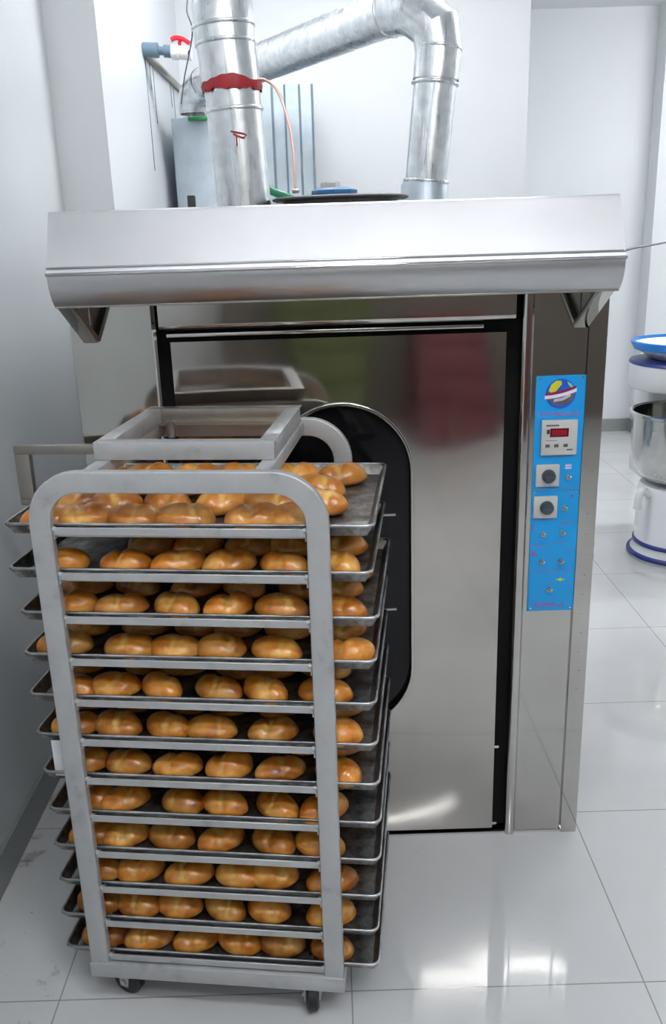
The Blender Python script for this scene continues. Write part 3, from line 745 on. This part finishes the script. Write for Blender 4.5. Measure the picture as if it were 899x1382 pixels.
# handle loop at the back left
bm = NB(); y0, y1 = VB + .002, VB + .022
box(bm, -.238, .03, y0, y1, 1.096, 1.117, .002)
RP('push_handle', bm, M_brushed)
RP('push_handle', box(NB(), -.238, -.203, y0, y1, .990, 1.0962, .002), M_brushed)
RP('push_handle', box(NB(), -.238, .03, y0, y1, .975, .9902, .002), M_brushed)
# card tucked behind the left post
RP('label_card', box(NB(), -.028, .030, .0215, .0225, .549, .628), M_card, False, 'small blank white card')

# ---------------------------------------------------------------- trays and rolls
ORD = ['top', 'second', 'third', 'fourth', 'fifth', 'sixth', 'seventh', 'eighth', 'ninth', 'tenth', 'eleventh', 'bottom']
U0, U1, V0, V1 = -.055, .609, .0175, .441
def build_tray():
    bm = NB(); w = .0012; h = .0215; sl = .012
    def ring(inset, z): return [bm.verts.new(p) for p in ((U0 + inset, V0 + inset, z), (U1 - inset, V0 + inset, z), (U1 - inset, V1 - inset, z), (U0 + inset, V1 - inset, z))]
    rs = [ring(0.001, h), ring(sl, 0), ring(sl + .0015, .0016), ring(.0028, h)]
    bm.faces.new(rs[1][::-1])
    for a, b in ((0, 1), (2, 3)):
        for i in range(4): bm.faces.new((rs[a][i], rs[a][(i + 1) % 4], rs[b][(i + 1) % 4], rs[b][i]))
    # subdivided floor of the pan with slight warp
    bm.faces.new(rs[2])
    for i in range(4): bm.faces.new((rs[3][i], rs[3][(i + 1) % 4], rs[0][(i + 1) % 4], rs[0][i]))
    tr = obj('baking_tray', bm, M_tray, None, False)
    c = [(U0, V0), (U1, V0), (U1, V1), (U0, V1)]; pts = []; R = .016
    for (x, y), s in zip(((U0 + R, V0 + R), (U1 - R, V0 + R), (U1 - R, V1 - R), (U0 + R, V1 - R)), (180, 270, 0, 90)):
        for k in range(5):
            t = math.radians(s + k * 22.5); pts.append((x + R * math.cos(t), y + R * math.sin(t), h))
    rim = obj('rolled_rim', sweep(NB(), pts, circ(.0030, 8), closed=True), M_rim, tr, True, 'lighter rolled wire rim')
    return tr, rim
tray0, rim0 = build_tray()
CA, SA = math.cos(RA), math.sin(RA)
def W_(u, v, z): return Vector((RX + u * CA - v * SA, RY + u * SA + v * CA, z))
TZ = []
for i, z in enumerate(RZ):
    if i == 0: t, r = tray0, rim0
    else:
        t = tray0.copy(); COL.objects.link(t); r = rim0.copy(); COL.objects.link(r); r.parent = t
    du = rnd.uniform(-.006, .006) if i else 0
    if i in (1,): du = -.004
    t.location = W_(du, 0, z - .0120); t.rotation_euler = (0, 0, RA)
    TZ.append(z - .0120 + .0018)
    tag(t, '%s baking tray %s, loaded with golden rolls' % (ORD[i], 'lying on the uppermost rack rail' if i == 0 else 'just above the castors' if i == 11 else 'counted from the top of the rack'), 'baking tray', 'baking trays slid into the rack')

def build_bun(seed, phi, L, Wd, Ht, off=0.0, amp=1.0):
    """oval roll with a split across it; split runs along local y"""
    r = random.Random(seed); bm = NB()
    bmesh.ops.create_uvsphere(bm, u_segments=36, v_segments=22, radius=1.0)
    bmesh.ops.rotate(bm, matrix=Matrix.Rotation(math.radians(90), 3, 'Y'), verts=bm.verts)
    c, s = math.cos(phi), math.sin(phi); o1 = Vector((seed * 3.1, seed, 0))
    for v in bm.verts:
        p = v.co.copy(); x, y, z = p
        sx = math.copysign(abs(x) ** .90, x); w = 1 - .10 * x * x
        X, Y = sx * L / 2, y * Wd / 2 * w
        X, Y = X * c - Y * s + off, X * s + Y * c
        if z < 0: Z = z * Ht * .34
        else: Z = z * Ht * .66
        Z += Ht * .34
        if Z < Ht * .07: Z = Ht * .07 * (Z / (Ht * .07)) * .3 + Ht * .05
        up = max(0, z)
        gx = X + .010 * noise.noise(Vector((Y * 30, seed, 0)))
        lobes = math.exp(-(gx / .0075) ** 2)
        Z -= lobes * .0075 * amp * up ** .5
        Y *= 1 - lobes * .05
        n = noise.noise(Vector((X, Y, Z)) * 28 + o1)
        k = 1 + .055 * n
        v.co = Vector((X * k, Y * k, max(0.0, Z * (1 + .05 * n))))
    zmin = min(v.co.z for v in bm.verts)
    for v in bm.verts: v.co.z -= zmin
    me_o = obj('bread_roll', bm, M_bun, None, True)
    me = me_o.data; bpy.data.objects.remove(me_o); return me
BUNS = [build_bun(i + 1, *a) for i, a in enumerate((
    (.0, .108, .074, .049, .008, 1.0), (.35, .112, .073, .050, -.010, 1.2), (-.35, .108, .075, .048, .004, .9), (.2, .104, .074, .052, .016, 1.2),
    (-.25, .113, .073, .049, -.016, .6), (.5, .110, .073, .049, .0, 1.1), (-.5, .110, .072, .051, .010, 1.0), (.1, .106, .076, .047, -.006, .5),
    (.42, .108, .075, .049, .006, 1.3), (.3, .114, .070, .047, .0, .8), (-.1, .102, .076, .051, -.018, .9), (-.42, .108, .074, .048, -.004, 1.1)))]
UROW = [[-0.020, 0.076, 0.180, 0.283, 0.390, 0.482], [-0.010, 0.141, 0.247, 0.348, 0.441, 0.541], [0.025, 0.13, 0.233, 0.335, 0.45, 0.550],
        [0.018, 0.134, 0.232, 0.332, 0.436, 0.545], [-0.005, 0.104, 0.201, 0.301, 0.404, 0.506], [-0.004, 0.099, 0.201, 0.299, 0.401, 0.515],
        [-0.002, 0.100, 0.201, 0.299, 0.416, 0.527], [-0.002, 0.100, 0.197, 0.295, 0.397, 0.499], [0.004, 0.090, 0.185, 0.285, 0.39, 0.492],
        [0.008, 0.105, 0.203, 0.301, 0.407, 0.520], [0.000, 0.090, 0.189, 0.291, 0.391, 0.505], [0.004, 0.101, 0.204, 0.311, 0.415, 0.521]]
POSN = ['far left', 'second from the left', 'third from the left', 'third from the right', 'second from the right', 'far right']
RN = ['front row', 'second row', 'third row', 'back row']
def bun(u, v, tz, rz, mesh, label, sc=1.0, tilt=(0, 0)):
    o = bpy.data.objects.new('bread_roll', mesh); COL.objects.link(o)
    o.location = W_(u, v, tz); o.rotation_euler = (tilt[0], tilt[1], RA + rz); o.scale = (sc, sc, sc)
    tag(o, label, 'bread roll', 'bread rolls baked on the trays'); return o
for i in range(12):
    tname = '%s tray' % ORD[i]
    nrow = 4 if i == 0 else 3
    for r in range(nrow):
        v = .062 + r * .097 if i else .060 + r * .096
        for c, u in enumerate(UROW[i]):
            uu = u if r == 0 else u + rnd.uniform(-.006, .006) + (.012 if r % 2 else -.004)
            if r and c == 0: uu = max(uu, .012)
            if r and i == 0: uu += .022
            if r and i > 0 and c == 5: uu = min(uu, .535)
            if i == 1 and c == 0 and r > 0: continue
            flip = math.pi if rnd.random() < .5 else 0
            lab = 'golden bread roll at the %s of the %s on the %s' % (POSN[c].replace('far ', 'far '), RN[r], tname) if c in (0, 5) else 'golden bread roll %s in the %s on the %s' % (POSN[c], RN[r], tname)
            uu = max(uu, U0 + .070); rz = rnd.uniform(-.20, .20) + flip
            bun(uu, v + rnd.uniform(-.003, .003), TZ[i], rz, BUNS[rnd.randrange(len(BUNS))], lab, rnd.uniform(.90, .98) if i else rnd.uniform(.96, 1.04))

# ---------------------------------------------------------------- mixer and basin at the right edge
mx, my = 1.69, 4.03
mixer = empty('spiral_mixer', 'white floor mixer with shiny steel bowl and blue ring at its foot', 'mixer', (mx, my, 0))
def MP(name, bm, m, smooth='auto', label=None): return world_part(mixer, name, bm, m, smooth, label)
MP('base', lathe(NB(), [(.00001, .0), (.225, .0), (.228, .02), (.205, .06), (.205, .345), (.195, .365), (.00001, .368)], 56, (mx, my, 0)), M_white)
MP('foot_ring', lathe(NB(), [(.226, .010), (.236, .014), (.236, .030), (.224, .034)], 56, (mx, my, 0)), M_navy, True, 'dark blue ring around the foot')
MP('foot_ring', lathe(NB(), [(.205, .068), (.213, .072), (.213, .086), (.205, .090)], 56, (mx, my, 0)), M_navy, True, 'dark blue ring around the foot')
MP('bowl', lathe(NB(), [(.00001, .372), (.12, .374), (.19, .395), (.235, .45), (.252, .53), (.255, .700), (.267, .706), (.267, .716), (.258, .720), (.250, .712), (.246, .54), (.228, .46), (.18, .405), (.00001, .385)], 64, (mx, my, 0)), M_bowl)
bm = sweep(NB(), smoothpts([(mx - .19, my - .08, .335), (mx - .225, my - .10, .358), (mx - .248, my - .11, .342), (mx - .252, my - .11, .275)]), circ(.019, 12)); MP('side_handle', bm, M_white)
MP('column', box(NB(), mx - .10, mx + .22, my + .27, my + .50, .30, .93, .03, 3), M_white)
hx, hy = mx + .035, my + .17
MP('head', lathe(NB(), [(.00001, .802), (.254, .802), (.261, .812), (.261, .92), (.255, .925), (.00001, .925)], 56, (hx, hy, 0)), M_white)
MP('head_cap', lathe(NB(), [(.262, .918), (.266, .922), (.260, .934), (.20, .938), (.00001, .938)], 56, (hx, hy, 0)), M_navy, 'auto', 'dark blue cap on the head')
MP('dough_hook', sweep(NB(), smoothpts([(mx, my + .1, .81), (mx, my + .08, .72), (mx + .07, my + .04, .62), (mx - .04, my, .54), (mx + .02, my, .46)]), circ(.016, 10)), M_chrome)
bx, by = mx + .035, my + .17
basin = obj('plastic_basin', lathe(NB(), [(.00001, .939), (.16, .939), (.17, .942), (.235, .985), (.252, 1.012), (.246, 1.012), (.228, .990), (.165, .946), (.00001, .944)], 56, (bx, by, 0)), M_plastic_white, None, 'auto')
tag(basin, 'white plastic basin with bright blue rim resting on the mixer head', 'basin')
obj('rim', lathe(NB(), [(.240, .985), (.247, .986), (.262, 1.014), (.262, 1.024), (.254, 1.026), (.246, 1.010)], 56, (bx, by, 0), closed=True), M_blue, basin, 'auto', 'bright blue rim')
